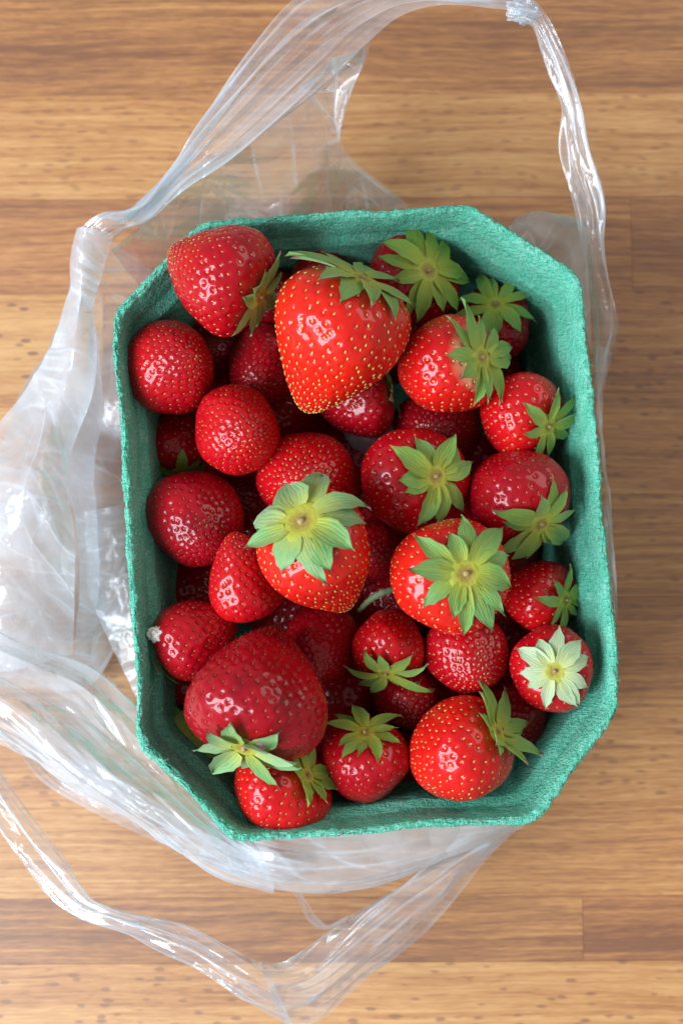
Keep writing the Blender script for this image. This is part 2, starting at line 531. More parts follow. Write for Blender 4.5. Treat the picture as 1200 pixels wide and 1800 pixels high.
    # loose paper fibres along the torn rim and on the inner wall
    fv, ff = [], []
    rs = random.Random(5)
    for _ in range(2600):
        i = rs.randrange(NU)
        top = rs.random() < 0.75
        j = rs.randrange(41, 56) if top else rs.randrange(58, 100)
        j = min(j, NV-2)
        p = Vector(V[i, j])
        n = Vector((nor[i, 0], nor[i, 1], 0))
        if top:
            d = (n*rs.uniform(-1, 1) + Vector((tan[i, 0], tan[i, 1], 0))*rs.uniform(-1.6, 1.6) + Vector((0, 0, rs.uniform(0, .8)))).normalized()
        else:
            d = (Vector((tan[i, 0], tan[i, 1], 0))*rs.uniform(-1, 1) + Vector((0, 0, rs.uniform(-1, 1))) - n*rs.uniform(0, .35)).normalized()
        L = rs.uniform(0.0005, 0.0017)
        wd = rs.uniform(0.00004, 0.00008)
        side = d.cross(Vector((rs.uniform(-1, 1), rs.uniform(-1, 1), rs.uniform(-1, 1)))).normalized()
        up = d.cross(side)
        bend = up*rs.uniform(-.5, .5)*L
        q = [p - d*0.0002, p + d*L*0.5 + bend*0.4, p + d*L + bend]
        b0 = len(fv)
        for m, r in zip(q, (wd, wd*0.9, wd*0.4)):
            for a in (0, 2.1, 4.2):
                fv.append(m + side*math.cos(a)*r + up*math.sin(a)*r)
        for m in (0, 3):
            for a in range(3):
                a2 = (a+1) % 3
                ff.append((b0+m+a, b0+m+a2, b0+m+3+a2, b0+m+3+a))
    f = mesh_obj('paper_fibres', fv, ff, M_PULP, root)
    f['kind'] = 'stuff'
    return cen
PUN = build_punnet()

# ------------------------------------------------------------------ strawberries
def berry_surface(th, ph, R, Hh, c, dent, bend, lob, seed):
    """local point of the skin: z runs to the calyx, th is the angle from it"""
    ct, s = np.cos(th), np.sin(th)
    cc = np.linspace(-1, 1, 201)
    nrm = (np.sqrt(1 - cc**2)*(1 + c*cc)).max()
    rho = R*s*(1 + c*ct)/nrm
    lump = 1 + 0.018*np.sin(5*ph + seed*1.7 + 2*ct)*s**2 + lob*(np.sin(2*ph + seed)*s + 0.7*np.sin(3*ph + seed*2.3 + ct*1.5)*s + 0.6*np.sin(ct*4 + seed + ph))
    rho = rho*lump
    z = Hh*ct*(1 + 0.25*lob*np.sin(ph*2 + seed)*s) - dent*R*np.exp(-(th/0.38)**2)
    k = np.clip(-ct, 0, 1)**1.5
    x = rho*np.cos(ph) + bend*R*k
    y = rho*np.sin(ph)
    return np.stack([x, y, z], axis=-1)

def seed_mesh(n=6):
    """one teardrop achene, length along +x, up +z: rings of n"""
    prof = [(-1.0, .0), (-.62, .62), (0.0, .92), (.55, .66), (1.0, .0)]
    v, f = [], []
    for x, r in prof:
        if r == 0:
            v.append((x, 0, 0))
        else:
            for a in range(n):
                t = 2*math.pi*a/n
                v.append((x, math.cos(t)*r, math.sin(t)*r))
    for a in range(n):
        a2 = (a+1) % n
        f.append((0, 1+a2, 1+a)); f.append((1+3*n, 1+2*n+a, 1+2*n+a2))
        for m in (0, 1):
            f.append((1+m*n+a, 1+m*n+a2, 1+(m+1)*n+a2, 1+(m+1)*n+a))
    return np.array(v), f
SEED_V, SEED_F = seed_mesh()

def make_sepal(name, surf, ph0, th0, L, W, lift, curl, fold, twist, mat, parent, props, notch=0.0, R=0.014):
    nu, nv = 8, 5
    pts, uvs = [], []
    for i in range(nu):
        s = i/(nu-1)
        # lanceolate outline
        wprof = (0.55 + 1.9*s - 1.45*s*s)*max(0.0, 1 - s**2.2)**0.95*1.12
        wprof = max(wprof, 0.03)
        for j in range(nv):
            t = j/(nv-1)*2 - 1
            rag = 1 + 0.16*math.sin(ph0*17 + i*2.7 + (9 if t > 0 else 0))*s
            th = th0 + s*L/R*(1 - 0.10*abs(t)*s)
            ph = ph0 + twist*s + t*W*wprof*rag/max(R*math.sin(min(th, 1.35)) + 0.0002, 0.0012)
            e = 1e-3
            tha, pha = np.array([th, th+e, th]), np.array([ph, ph, ph+e])
            q = surf(tha, pha)
            p = Vector(q[0])
            n = (Vector(q[1]) - p).cross(Vector(q[2]) - p)
            n = n.normalized() if n.length > 1e-12 else Vector((0, 0, 1))
            h = lift + curl*L*s**1.8 + fold*W*abs(t)**1.3*wprof + 0.10*W*math.sin(s*5 + t*2 + ph0*3)*s
            pts.append(p + n*max(h, 0.0003))
            uvs.append((s, (t+1)/2))
    o = mesh_obj(name, pts, grid_faces(nu, nv), mat, parent, uv=uvs)
    for k, v in props.items():
        o[k] = v
    return o

BERRIES = []
def berry(*a, **k):
    BERRIES.append((a, k))

def build_berry(idx, cx, cy, Rp, Hp, d, z, ripe, label, c=0.28, dent=0.10, bend=0.0, lob=0.036, roll=0.0, pale=0.0,
                seeds=0.6, space=3.0, dimple=0.40, cal=None, bulge=0.0, hairy=False):
    m = mpp(cy, z)
    R, Hh = Rp*m*1.035, Hp*m*1.035
    loc = P(cx, cy, z)
    zax = Vector(d).normalized()
    ref = Vector((0, 0, 1)) if abs(zax.z) < 0.9 else Vector((0, 1, 0))
    xax = ref.cross(zax).normalized(); yax = zax.cross(xax)
    rot = Matrix((xax, yax, zax)).transposed().to_4x4() @ Matrix.Rotation(roll, 4, 'Z')
    root = thing('strawberry', label, 'strawberry', loc, 'strawberries in the green punnet')
    root.rotation_euler = rot.to_euler()
    sd = idx*1.37 + 0.6
    rs = random.Random(idx*13 + 5)
    rg = np.random.default_rng(idx + 100)
    def surf(th, ph):
        return berry_surface(th, ph, R, Hh, c, dent, bend, lob, sd)
    # achenes: a sunflower lattice over the skin, jittered, none right under the calyx
    area = 4*math.pi*((R*R)**0.8*(R*Hh)**0.8*2/3 + (R*R)**1.6/3)**(1/1.6) if False else 4*math.pi*(R*R*Hh)**(2/3)
    spc = space*1e-3*(0.72 + 0.28*R/0.014)
    N = int(area/(0.87*spc**2))
    kk = np.arange(N) + 0.5
    ct = 1 - 2*kk/N
    # density slightly higher towards the tip
    th_s = np.arccos(ct)
    th_s = th_s + 0.13*np.sin(th_s)                  # crowded towards the tip
    ph_s = kk*math.pi*(3 - math.sqrt(5)) + rg.normal(0, 0.035, N)
    th_s = th_s + rg.normal(0, 0.02, N)
    keep = th_s > 0.30
    th_s, ph_s = np.clip(th_s[keep], 0.02, math.pi - 0.01), ph_s[keep]
    sp = surf(th_s, ph_s)
    e = 2e-3
    a = surf(th_s + e, ph_s) - sp
    b = surf(th_s, ph_s + e) - sp
    nn = np.cross(a, b); nn /= np.linalg.norm(nn, axis=1)[:, None]
    along = a/np.linalg.norm(a, axis=1)[:, None]
    # skin
    res = 0.00043
    nu = int(min(300, max(90, 2*math.pi*R/res)))
    nv = int(min(180, max(60, math.pi*(R+Hh)/2/res)))
    th = np.linspace(0.004, math.pi - 0.004, nv)
    ph = np.linspace(0, 2*math.pi, nu, endpoint=False)
    PH, TH = np.meshgrid(ph, th, indexing='ij')
    V = surf(TH.ravel(), PH.ravel())
    Va = surf(TH.ravel() + e, PH.ravel()) - V
    Vb = surf(TH.ravel(), PH.ravel() + e) - V
    NN = np.cross(Va, Vb); NN /= (np.linalg.norm(NN, axis=1)[:, None] + 1e-15)
    near = np.full(len(V), 9.0)
    spf = sp.astype(np.float32)
    for k0 in range(0, len(V), 4000):
        blk = V[k0:k0+4000].astype(np.float32)
        d2 = ((blk**2).sum(1)[:, None] + (spf**2).sum(1)[None] - 2*blk@spf.T)
        near[k0:k0+4000] = np.sqrt(np.maximum(d2.min(1), 0))
    rd = 0.46*spc
    x = np.clip(near/rd, 0, 1)
    dep = dimple*1e-3
    hgt = -dep*(1 - (x*x*(3 - 2*x)))
    wob = (np.sin(V[:, 0]*900 + sd) + np.sin(V[:, 1]*830 + 2*sd) + np.sin(V[:, 2]*870 + 3*sd))*0.00006
    V = V + NN*(hgt + wob)[:, None]
    faces = grid_faces(nu, nv, True)
    n0 = len(V)
    ends = surf(np.array([0.0, math.pi]), np.array([0.0, 0.0]))
    V = np.vstack([V, ends])
    for i in range(nu):
        i2 = (i+1) % nu
        faces.append((i2*nv, i*nv, n0)); faces.append((i*nv+nv-1, i2*nv+nv-1, n0+1))
    shoulder = np.r_[np.clip(1 - (TH.ravel() - 0.30)/0.42, 0, 1), 1, 0]
    faces = [tuple(reversed(f)) for f in faces]
    o = mesh_obj('flesh', V, faces, M_FLESH, root, attrs={'shoulder': shoulder})
    o['ripeness'] = float(ripe); o['pale_shoulder'] = float(pale)
    # seeds
    ns = len(sp)
    side = np.cross(nn, along)
    lx = (0.00057 - 0.00010*ripe)*(0.8 + 0.2*R/0.014); ly = lx*0.58; lz = lx*0.42
    sv, sf, tip = [], [], []
    jit = rg.normal(0, 0.25, ns); scl = rg.uniform(0.85, 1.15, ns)
    base = sp - nn*(dep*0.92 - 0.00006 - bulge*1e-3)
    nvs = len(SEED_V)
    for i in range(ns):
        al = along[i]*math.cos(jit[i]) + side[i]*math.sin(jit[i])
        si = np.cross(nn[i], al)
        sv.append(base[i] + (SEED_V[:, :1]*lx*al + SEED_V[:, 1:2]*ly*si + SEED_V[:, 2:3]*lz*nn[i])*scl[i])
        sf.extend([tuple(q + i*nvs for q in f) for f in SEED_F])
        tip.extend((SEED_V[:, 0] > .8).astype(float))
    sv = np.vstack(sv)
    if hairy:
        hv, b0 = [], len(sv)
        for i in range(ns):
            p0 = base[i] + nn[i]*lz*0.6 + along[i]*lx*0.5
            dd = nn[i]*0.8 + along[i]*rs.uniform(-.2, .9) + side[i]*rs.uniform(-.5, .5)
            dd /= np.linalg.norm(dd)
            L = rs.uniform(0.0008, 0.0015)
            for q, r in ((p0, 0.00005), (p0 + dd*L*.6, 0.00004), (p0 + dd*L + along[i]*L*.3, 0.00002)):
                for t in (0, 2.1, 4.2):
                    hv.append(q + side[i]*math.cos(t)*r + along[i]*math.sin(t)*r)
            for mm in (0, 3):
                for t in range(3):
                    t2 = (t+1) % 3
                    sf.append((b0+mm+t, b0+mm+t2, b0+mm+3+t2, b0+mm+3+t))
            b0 += 9
        sv = np.vstack([sv, np.array(hv)])
        tip.extend([1.0]*len(hv))
    so = mesh_obj('seeds', sv, sf, M_SEED, root, attrs={'tip': tip})
    so['seed_tone'] = float(seeds); so['kind'] = 'stuff'
    # calyx
    if cal:
        n, Lp, tone = cal['n'], cal['L']*m, cal['tone']
        disc_r = Lp*cal.get('disc', 0.30)
        cv, cf, ca = [], [], []
        nr, na = 6, 20
        for i in range(nr):
            s = i/(nr-1)
            for a in range(na):
                t = 2*math.pi*a/na
                q = Vector(surf(np.array([s*disc_r/R + 0.01]), np.array([t]))[0])
                zc = 0.0004 + 0.0013*(s*s)*(1 - s)*2.2 - 0.0004*s**4
                cv.append(q + Vector((0, 0, zc + 0.00012*math.sin(a*2.3 + i)*s)))
                ca.append(s)
        cf = grid_faces(nr, na)
        cf = [tuple(f) for f in cf] + [((i)*na + na-1, (i+1)*na + na-1, (i+1)*na, i*na) for i in range(nr-1)]
        # dry stub of the picked stem
        b0 = len(cv)
        top = Vector(surf(np.array([0.001]), np.array([0.0]))[0])
        sr = disc_r*0.16
        for zz, rr in ((0.0002, 1.25), (0.0009, 1.0), (cal.get('stub', 0.0014), 0.9), (cal.get('stub', 0.0014) + 0.0001, 0.3)):
            for a in range(10):
                t = 2*math.pi*a/10
                k = 1 + 0.2*math.sin(a*3.1)
                cv.append(Vector((top.x + math.cos(t)*sr*rr*k, top.y + math.sin(t)*sr*rr*k, top.z + zz)))
                ca.append(0.22 if zz < 0.0008 else 0.0)
        for i in range(3):
            for a in range(10):
                a2 = (a+1) % 10
                cf.append((b0+i*10+a, b0+i*10+a2, b0+(i+1)*10+a2, b0+(i+1)*10+a))
        cf.append(tuple(b0+30+a for a in range(10)))
        co = mesh_obj('calyx', cv, cf, M_CALYX, root, attrs={'centre': ca})
        off = cal.get('off', rs.uniform(0, 6))
        for q in range(n):
            inner = q % 2
            L = Lp*rs.uniform(0.74, 1.10)*(0.92 if inner else 1.0)
            W = Lp*cal.get('w', 0.150)*rs.uniform(0.72, 1.18)
            p0 = off + 2*math.pi*(q + rs.uniform(-.27, .27))/n
            curl = cal.get('curl', 0.12) + rs.uniform(-.10, .22)
            if rs.random() < cal.get('up', 0.12):
                curl += 0.35
            make_sepal('sepal', surf, p0, disc_r*0.62/R, L - disc_r*0.62, W, 0.0004 + 0.0003*inner,
                       curl, rs.uniform(-.1, .6), rs.uniform(-.28, .28), M_SEPAL, co,
                       {'leaf_tone': float(min(2, max(0, tone + rs.uniform(-.15, .15)))), 'dry_tip': float(rs.random() < cal.get('dry', 0.2))}, R=R)
    return root

def C(n, L, tone, **k):
    return dict(n=n, L=L, tone=tone, **k)

# centre px, perpendicular radius px, half length px, direction of the calyx (x right, y up the photo, z to the camera), height, ripeness
berry(377, 481, 92, 96, (.84, -.48, .24), .078, .66, 'conical strawberry lying over the upper left rim of the punnet, tip pointing outwards', c=.52, seeds=.35, cal=C(9, 60, .45, curl=.16, w=.2), dent=.05)
berry(302, 643, 80, 84, (-.55, -.1, -.8), .060, .62, 'plump red strawberry against the left wall, below the one lying over the rim', c=.22, seeds=.6)
berry(419, 758, 75, 76, (-.35, .30, -.9), .064, .52, 'small round bright red strawberry, blunt tip facing up, left of the biggest heart shaped one', c=.2, seeds=.55)
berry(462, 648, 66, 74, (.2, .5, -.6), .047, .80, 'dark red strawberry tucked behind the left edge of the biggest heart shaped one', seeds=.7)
berry(587, 606, 116, 130, (.38, .82, .42), .079, .16, 'biggest orange red heart shaped strawberry with golden seeds, pointed tip towards the lower left', c=.50, seeds=.02, space=3.1, bulge=.20, dimple=.40, cal=C(11, 100, .75, curl=.22, up=.1, off=.3), dent=.07, pale=.0)
berry(566, 486, 52, 55, (-.7, .3, .2), .046, .70, 'small dark strawberry peeking out behind the leaves of the biggest heart shaped one', seeds=.6)
berry(718, 497, 78, 80, (.38, .05, .90), .050, .75, 'dark strawberry under the upper wall with a wide yellow green star of leaves', seeds=.45, cal=C(12, 84, .25, curl=.18, w=.14))
berry(868, 575, 64, 66, (-.05, .42, .88), .044, .75, 'small shaded strawberry in the upper right corner with dull green leaves', seeds=.5, cal=C(10, 66, .55, curl=.22))
berry(782, 645, 84, 92, (.66, .05, .75), .066, .30, 'glossy bright strawberry with a whitish shoulder beside its leaves, upper right of the centre', c=.2, pale=.9, seeds=.15, cal=C(11, 78, .45, curl=.22, up=.25))
berry(910, 727, 72, 76, (.64, -.40, .66), .058, .42, 'strawberry leaning on the right wall below the whitish shouldered one, leaves turned to the wall', seeds=.25, cal=C(8, 62, .45, curl=.25))
berry(768, 752, 74, 70, (.2, .3, -.9), .042, .85, 'dark strawberry mostly hidden below the glossy one with the whitish shoulder', seeds=.6)
berry(625, 700, 72, 66, (.75, .2, .1), .046, .75, 'dark red strawberry under the tip of the biggest heart shaped one', seeds=.6, cal=C(8, 60, .3, curl=.1))
berry(312, 778, 56, 60, (.1, -.8, .2), .038, .75, 'small shaded strawberry at the left wall with dark leaves below it', seeds=.5, cal=C(8, 58, .3, curl=.0))
berry(344, 916, 84, 88, (-.3, .5, -.8), .055, .84, 'round dull crimson strawberry at the middle of the left wall, without visible leaves', c=.18, seeds=.85, dimple=.36)
berry(540, 845, 84, 86, (.1, .2, -.9), .056, .55, 'red strawberry half covered by the leaves of the topmost one in the centre', seeds=.3)
berry(562, 976, 98, 114, (-.28, .48, .84), .082, .18, 'topmost strawberry in the centre with large blue green leaves, orange red tip towards lower right', c=.46, bend=.42, roll=1.5, seeds=.05, bulge=.12, cal=C(12, 112, 1.15, curl=.10, w=.17, disc=.34, off=.2, up=.05))
berry(428, 1013, 66, 80, (.20, -.9, -.3), .063, .50, 'slim conical strawberry with its tip pointing up the photo, left of the topmost one', c=.38, seeds=.65)
berry(720, 846, 92, 92, (.46, .0, .88), .060, .62, 'dark glossy strawberry with pointed yellow green leaves, right of the centre', seeds=.4, cal=C(10, 84, .5, curl=.14, w=.16))
berry(902, 872, 86, 92, (.45, -.60, .64), .062, .72, 'large dark strawberry near the right wall whose leaves spread to the lower right', seeds=.65, cal=C(11, 80, .5, curl=.15, up=.2))
berry(785, 1011, 100, 104, (.26, -.02, .96), .078, .20, 'bright red strawberry right of centre with a wide crown of olive green leaves facing up', c=.2, seeds=.08, bulge=.10, cal=C(12, 104, .75, curl=.06, w=.16, off=.5))
berry(942, 1048, 62, 66, (.66, -.12, .65), .052, .45, 'small strawberry at the right wall just above the pale leaved one, leaves towards the wall', seeds=.3, cal=C(8, 56, .6, curl=.25))
berry(970, 1175, 72, 78, (-.08, -.05, .98), .062, .60, 'dark strawberry in the lower right with a neat pale whitish green star of leaves', seeds=.4, cal=C(11, 72, 1.75, curl=.05, w=.16, disc=.28, up=0.0, dry=0))
berry(344, 1118, 70, 76, (-.75, -.35, -.1), .058, .66, 'strawberry with a white crumb on its left side, near the lower left wall', seeds=.75, cal=C(9, 60, .3, curl=.15))
berry(328, 1196, 44, 48, (-.3, -.6, -.3), .036, .80, 'small shaded strawberry peeking out under the one with the white crumb', seeds=.5)
berry(458, 1212, 116, 120, (-.22, -.86, .44), .076, .80, 'biggest dark crimson strawberry with fine hairs, leaves at its lower end', c=.50, lob=.045, seeds=.85, space=3.1, dimple=.40, hairy=True, cal=C(10, 88, 1.2, curl=.30, up=.3, w=.19))
berry(560, 1140, 66, 82, (.1, .5, -.8), .050, .78, 'dark crimson strawberry right of the biggest crimson one, no leaves showing', seeds=.8)
berry(683, 1130, 64, 62, (-.10, -.88, .45), .056, .48, 'small red strawberry with its narrow leaves hanging towards the bottom of the photo', seeds=.35, cal=C(9, 62, .4, curl=.28))
berry(824, 1155, 72, 70, (-.2, .5, -.8), .058, .66, 'oval crimson strawberry below the bright one with the wide crown, without visible leaves', seeds=.3)
berry(658, 970, 52, 56, (.1, .3, -.8), .040, .75, 'dark strawberry in the gap to the right of the topmost one', seeds=.7)
berry(640, 1342, 74, 76, (.0, .76, .64), .056, .66, 'dark red strawberry near the lower wall with drooping leaves at its upper end', seeds=.55, cal=C(10, 62, .25, curl=.25, up=.25))
berry(806, 1320, 88, 94, (.70, .40, .58), .064, .28, 'bright orange red strawberry at the lower wall with dry tipped leaves on its right', c=.18, seeds=.12, pale=.0, cal=C(10, 64, .45, curl=.40, up=.35, dry=.8, w=.19))
berry(892, 1265, 64, 68, (.3, .3, -.7), .044, .85, 'dark strawberry in shadow at the lower right, behind the dry tipped leaves', seeds=.6)
berry(488, 1388, 86, 80, (.70, .38, .60), .060, .35, 'bright strawberry in the lower left corner with yellow green leaves on its right', seeds=.45, cal=C(9, 56, .25, curl=.22, w=.18))
berry(718, 1228, 58, 60, (-.2, .6, -.5), .042, .80, 'dark strawberry under the hanging narrow leaves, between the two at the lower wall', seeds=.6)
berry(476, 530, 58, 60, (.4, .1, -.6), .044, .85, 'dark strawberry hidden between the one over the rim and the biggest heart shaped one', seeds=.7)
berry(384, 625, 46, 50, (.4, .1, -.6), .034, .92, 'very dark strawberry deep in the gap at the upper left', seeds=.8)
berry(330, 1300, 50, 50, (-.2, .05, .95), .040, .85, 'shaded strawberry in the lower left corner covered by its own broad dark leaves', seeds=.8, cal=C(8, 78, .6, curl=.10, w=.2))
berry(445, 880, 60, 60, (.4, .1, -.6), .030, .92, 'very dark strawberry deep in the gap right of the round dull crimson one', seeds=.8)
for i, (a, k) in enumerate(BERRIES):
    build_berry(i, *a, **k)
# bottom layer, glimpsed in the gaps: copies of three berries
def bottom_layer():
    low = [
        (350, 560, 'dark bottom layer strawberry glimpsed below the one lying over the rim'),
        (690, 580, 'dark bottom layer strawberry glimpsed just right of the biggest heart shaped one'),
        (840, 640, 'dark bottom layer strawberry in the shade under the leaves of the whitish shouldered one'),
        (330, 700, 'dark bottom layer strawberry glimpsed left of the small round bright one'),
        (500, 740, 'dark bottom layer strawberry in the gap right of the small round bright one'),
        (650, 800, 'dark bottom layer strawberry glimpsed beside the pale grey scrap'),
        (820, 790, 'dark bottom layer strawberry glimpsed above the large dark one near the right wall'),
        (330, 850, 'dark bottom layer strawberry glimpsed above the round dull crimson one'),
        (460, 930, 'dark bottom layer strawberry glimpsed above the tip of the slim conical one'),
        (640, 900, 'dark bottom layer strawberry in the gap above right of the topmost one'),
        (870, 950, 'dark bottom layer strawberry between the wide crowned bright one and the right wall'),
        (350, 1030, 'dark bottom layer strawberry at the left wall under the round dull crimson one'),
        (520, 1050, 'dark bottom layer strawberry in the gap below the slim conical one'),
        (680, 1060, 'dark bottom layer strawberry under the pale green stem stub'),
        (850, 1080, 'dark bottom layer strawberry glimpsed right below the wide crowned bright one'),
        (940, 1130, 'dark bottom layer strawberry glimpsed above the pale leaved one'),
        (620, 1200, 'dark bottom layer strawberry left of the hanging narrow leaves near the bottom'),
        (760, 1200, 'dark bottom layer strawberry glimpsed below the oval crimson one'),
        (570, 1350, 'dark bottom layer strawberry glimpsed left of the drooping leaves at the lower wall'),
        (720, 1330, 'dark bottom layer strawberry glimpsed between the two strawberries at the lower wall')]
    rs = random.Random(3)
    protos = []
    for i, (x, y, lab) in enumerate(low):
        z = 0.018 + rs.uniform(-.001, .003)
        d = (rs.uniform(-1, 1), rs.uniform(-1, 1), rs.uniform(-.9, -.1))
        if len(protos) < 3:
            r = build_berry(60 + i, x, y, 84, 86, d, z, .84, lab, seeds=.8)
            protos.append(r)
        else:
            src = protos[i % 3]
            r = src.copy(); COL.objects.link(r)
            r.location = P(x, y, z)
            r.rotation_euler = (rs.uniform(0, 6), rs.uniform(0, 6), rs.uniform(0, 6))
            for ch in src.children:
                c = ch.copy(); COL.objects.link(c); c.parent = r
        r['label'] = lab
        r['group'] = 'bottom layer strawberries glimpsed in the gaps'
bottom_layer()

# ------------------------------------------------------------------ plastic bag
def fold_wave(x):
    t = np.abs((x % 1.0) - 0.5)*2
    return np.sqrt(t*t + 0.002)          # creases with a small radius
def crumple(U, V, seed, ku, kv, n=5, spread=0.5):
    """creased film: folded triangle waves; spread = how much their directions differ from u"""
    rg = np.random.default_rng(seed)
    h = np.zeros_like(U); w0 = 0
    wu = vnoise(U*2.3 + 7, V*2.3 + 3, seed) - .5
    wv = vnoise(U*2.3 + 21, V*2.3 + 9, seed+1) - .5
    for i in range(n):
        f = 0.5*1.6**i
        a = f**-1.0
        ang = rg.normal(0, spread)
        wk = 0.9 if i < 3 else 0.25
        x = (U*ku + wu*wk)*math.sin(ang) + (V*kv + wv*wk)*math.cos(ang)
        g = 2.5 if i < 4 else 4.5                      # the finest creases come in scattered patches
        amp = vnoise(U*g + i*5, V*g + i*3, seed + 5 + i)
        amp = np.clip(amp*1.8 - .4, 0, 1) if i < 4 else np.clip(amp*2.6 - 1.35, 0, 1)
        h += a*amp*(fold_wave(x*f + rg.uniform(0, 1)) - .5)
        w0 += a*0.5
    return h/w0

def film(rails, nu, nv, amp, seed, ku=3, kv=3, minz=0.0012, edge=0.5, spread=0.5, iso=None):
    """loft a film through px rails [(px,py,z)...]; returns verts, faces, crease"""
    R = [catmull([tuple(P(*q)) for q in r], nu) for r in rails]
    G = np.zeros((nu, nv, 3))
    for i in range(nu):
        G[i] = catmull([r[i] for r in R], nv) if len(R) > 2 else np.linspace(R[0][i], R[1][i], nv)
    du = np.gradient(G, axis=0); dv = np.gradient(G, axis=1)
    n = np.cross(du, dv); n /= np.linalg.norm(n, axis=2)[..., None] + 1e-12
    U, V = np.meshgrid(np.linspace(0, 1, nu), np.linspace(0, 1, nv), indexing='ij')
    if iso:                                       # sheet crumpled in every direction, in real size
        h = crumple(G[..., 0]/iso + seed, G[..., 1]/iso + seed*2, seed, 1.0, 1.0, 7, 3.0)
    else:
        h = crumple(U, V, seed, ku, kv, 6, spread)
    h = h*np.clip(np.minimum(U, 1 - U)*9, 0.2, 1)  # folds die out where sheets join
    G = G + n*(h*amp)[..., None]
    G[..., 2] = np.maximum(G[..., 2], minz + 0.0006*(h - h.min()))
    lap = np.abs(np.gradient(np.gradient(h, axis=1), axis=1)) + np.abs(np.gradient(np.gradient(h, axis=0), axis=0))
    cr = np.clip(lap/(np.percentile(lap, 97) + 1e-9), 0, 1)**1.5
    e = np.minimum(np.minimum(V, 1-V)*nv/1.5, 1)
    cr = np.maximum(cr, (1 - e)*edge)
    return G.reshape(-1, 3), grid_faces(nu, nv), cr.ravel()

def film_part(name, pieces, parent, haze=0.17):
    vs, fs, cs, b = [], [], [], 0
    for v, f, c in pieces:
        vs.append(v - np.array(parent.location)); fs.extend([tuple(q + b for q in t) for t in f]); cs.append(c); b += len(v)
    o = mesh_obj(name, np.vstack(vs), fs, M_FILM, parent, attrs={'crease': np.concatenate(cs)})
    o['haze'] = haze
    return o

bag = thing('plastic_bag', 'crumpled clear plastic carrier bag spread open around the punnet', 'plastic bag', P(120, 1000, 0))

body = []
# left side: far layer lying on the table up to the punnet wall
body.append(film([[(150, 400, .046), (95, 600, .030), (20, 740, .020), (-60, 900, .014), (-70, 1200, .010)],
                  [(190, 420, .030), (150, 620, .012), (100, 780, .010), (70, 930, .010), (60, 1210, .008)],
                  [(260, 470, .020), (230, 620, .012), (205, 780, .008), (190, 930, .008), (165, 1200, .006)],
                  [(330, 520, .016), (270, 640, .010), (262, 780, .006), (255, 930, .006), (235, 1060, .004)]], 280, 180, .016, 21, iso=.075))
# left side: near layer folding over, its right edge hanging free
body.append(film([[(136, 402, .050), (112, 520, .044), (75, 625, .038), (0, 745, .036), (-60, 900, .036), (-60, 1160, .02)],
                  [(150, 400, .058), (135, 520, .054), (110, 650, .050), (60, 800, .050), (20, 930, .048), (10, 1180, .022)],
                  [(200, 410, .054), (172, 520, .050), (165, 680, .046), (120, 830, .046), (132, 960, .040), (128, 1150, .018)]], 300, 150, .014, 5, iso=.070))
# upright middle fold between the near layer and the punnet
body.append(film([[(160, 560, .040), (135, 700, .032), (105, 800, .034), (125, 900, .034), (140, 1010, .028), (132, 1150, .012)],
                  [(175, 600, .020), (170, 720, .014), (160, 830, .012), (170, 950, .012), (180, 1050, .010), (168, 1165, .006)]], 200, 60, .008, 9, iso=.06))
body.append(film([[(150, 900, .010), (165, 1020, .010), (190, 1120, .012), (240, 1230, .016), (320, 1340, .020)],
                  [(200, 890, .016), (215, 1000, .018), (235, 1100, .018), (275, 1200, .020), (345, 1310, .022)],
                  [(255, 880, .010), (262, 990, .010), (275, 1090, .010), (300, 1180, .012), (360, 1290, .016)]], 160, 70, .009, 25, iso=.05))
# lower left: the mouth of the bag swept round the corner of the punnet
body.append(film([[(-60, 1085, .036), (10, 1122, .038), (90, 1146, .038), (165, 1172, .040), (238, 1242, .044), (330, 1360, .046), (430, 1462, .046)],
                  [(-70, 1170, .050), (20, 1200, .052), (110, 1250, .052), (200, 1310, .054), (280, 1380, .054), (360, 1450, .054), (460, 1500, .052)],
                  [(-70, 1230, .052), (15, 1275, .054), (100, 1340, .054), (180, 1395, .054), (270, 1450, .052), (370, 1515, .048), (480, 1555, .044)],
                  [(-60, 1275, .038), (40, 1330, .036), (130, 1385, .034), (215, 1430, .032), (290, 1482, .030), (390, 1545, .028), (480, 1572, .026)]], 300, 160, .008, 33, 2.2, 3.2, spread=.45))
# bottom: between the lower wall of the punnet and the opening of the bag
body.append(film([[(380, 1405, .048), (480, 1440, .050), (600, 1438, .050), (720, 1430, .050), (840, 1418, .048), (930, 1400, .044)],
                  [(350, 1500, .052), (470, 1530, .052), (590, 1535, .050), (710, 1520, .048), (820, 1485, .046), (920, 1450, .042)],
                  [(330, 1498, .034), (430, 1552, .036), (540, 1572, .036), (640, 1568, .034), (740, 1530, .034), (890, 1465, .034)]], 150, 70, .007, 41, 1.5, 1.6, spread=.7))
# under layer seen through the opening, lying on the table
body.append(film([[(20, 1300, .02), (70, 1370, .008), (150, 1420, .006), (300, 1490, .006), (480, 1560, .006)],
                  [(60, 1250, .014), (150, 1330, .006), (260, 1400, .006), (400, 1480, .006), (560, 1520, .006)]], 90, 40, .007, 51, 3, 2))
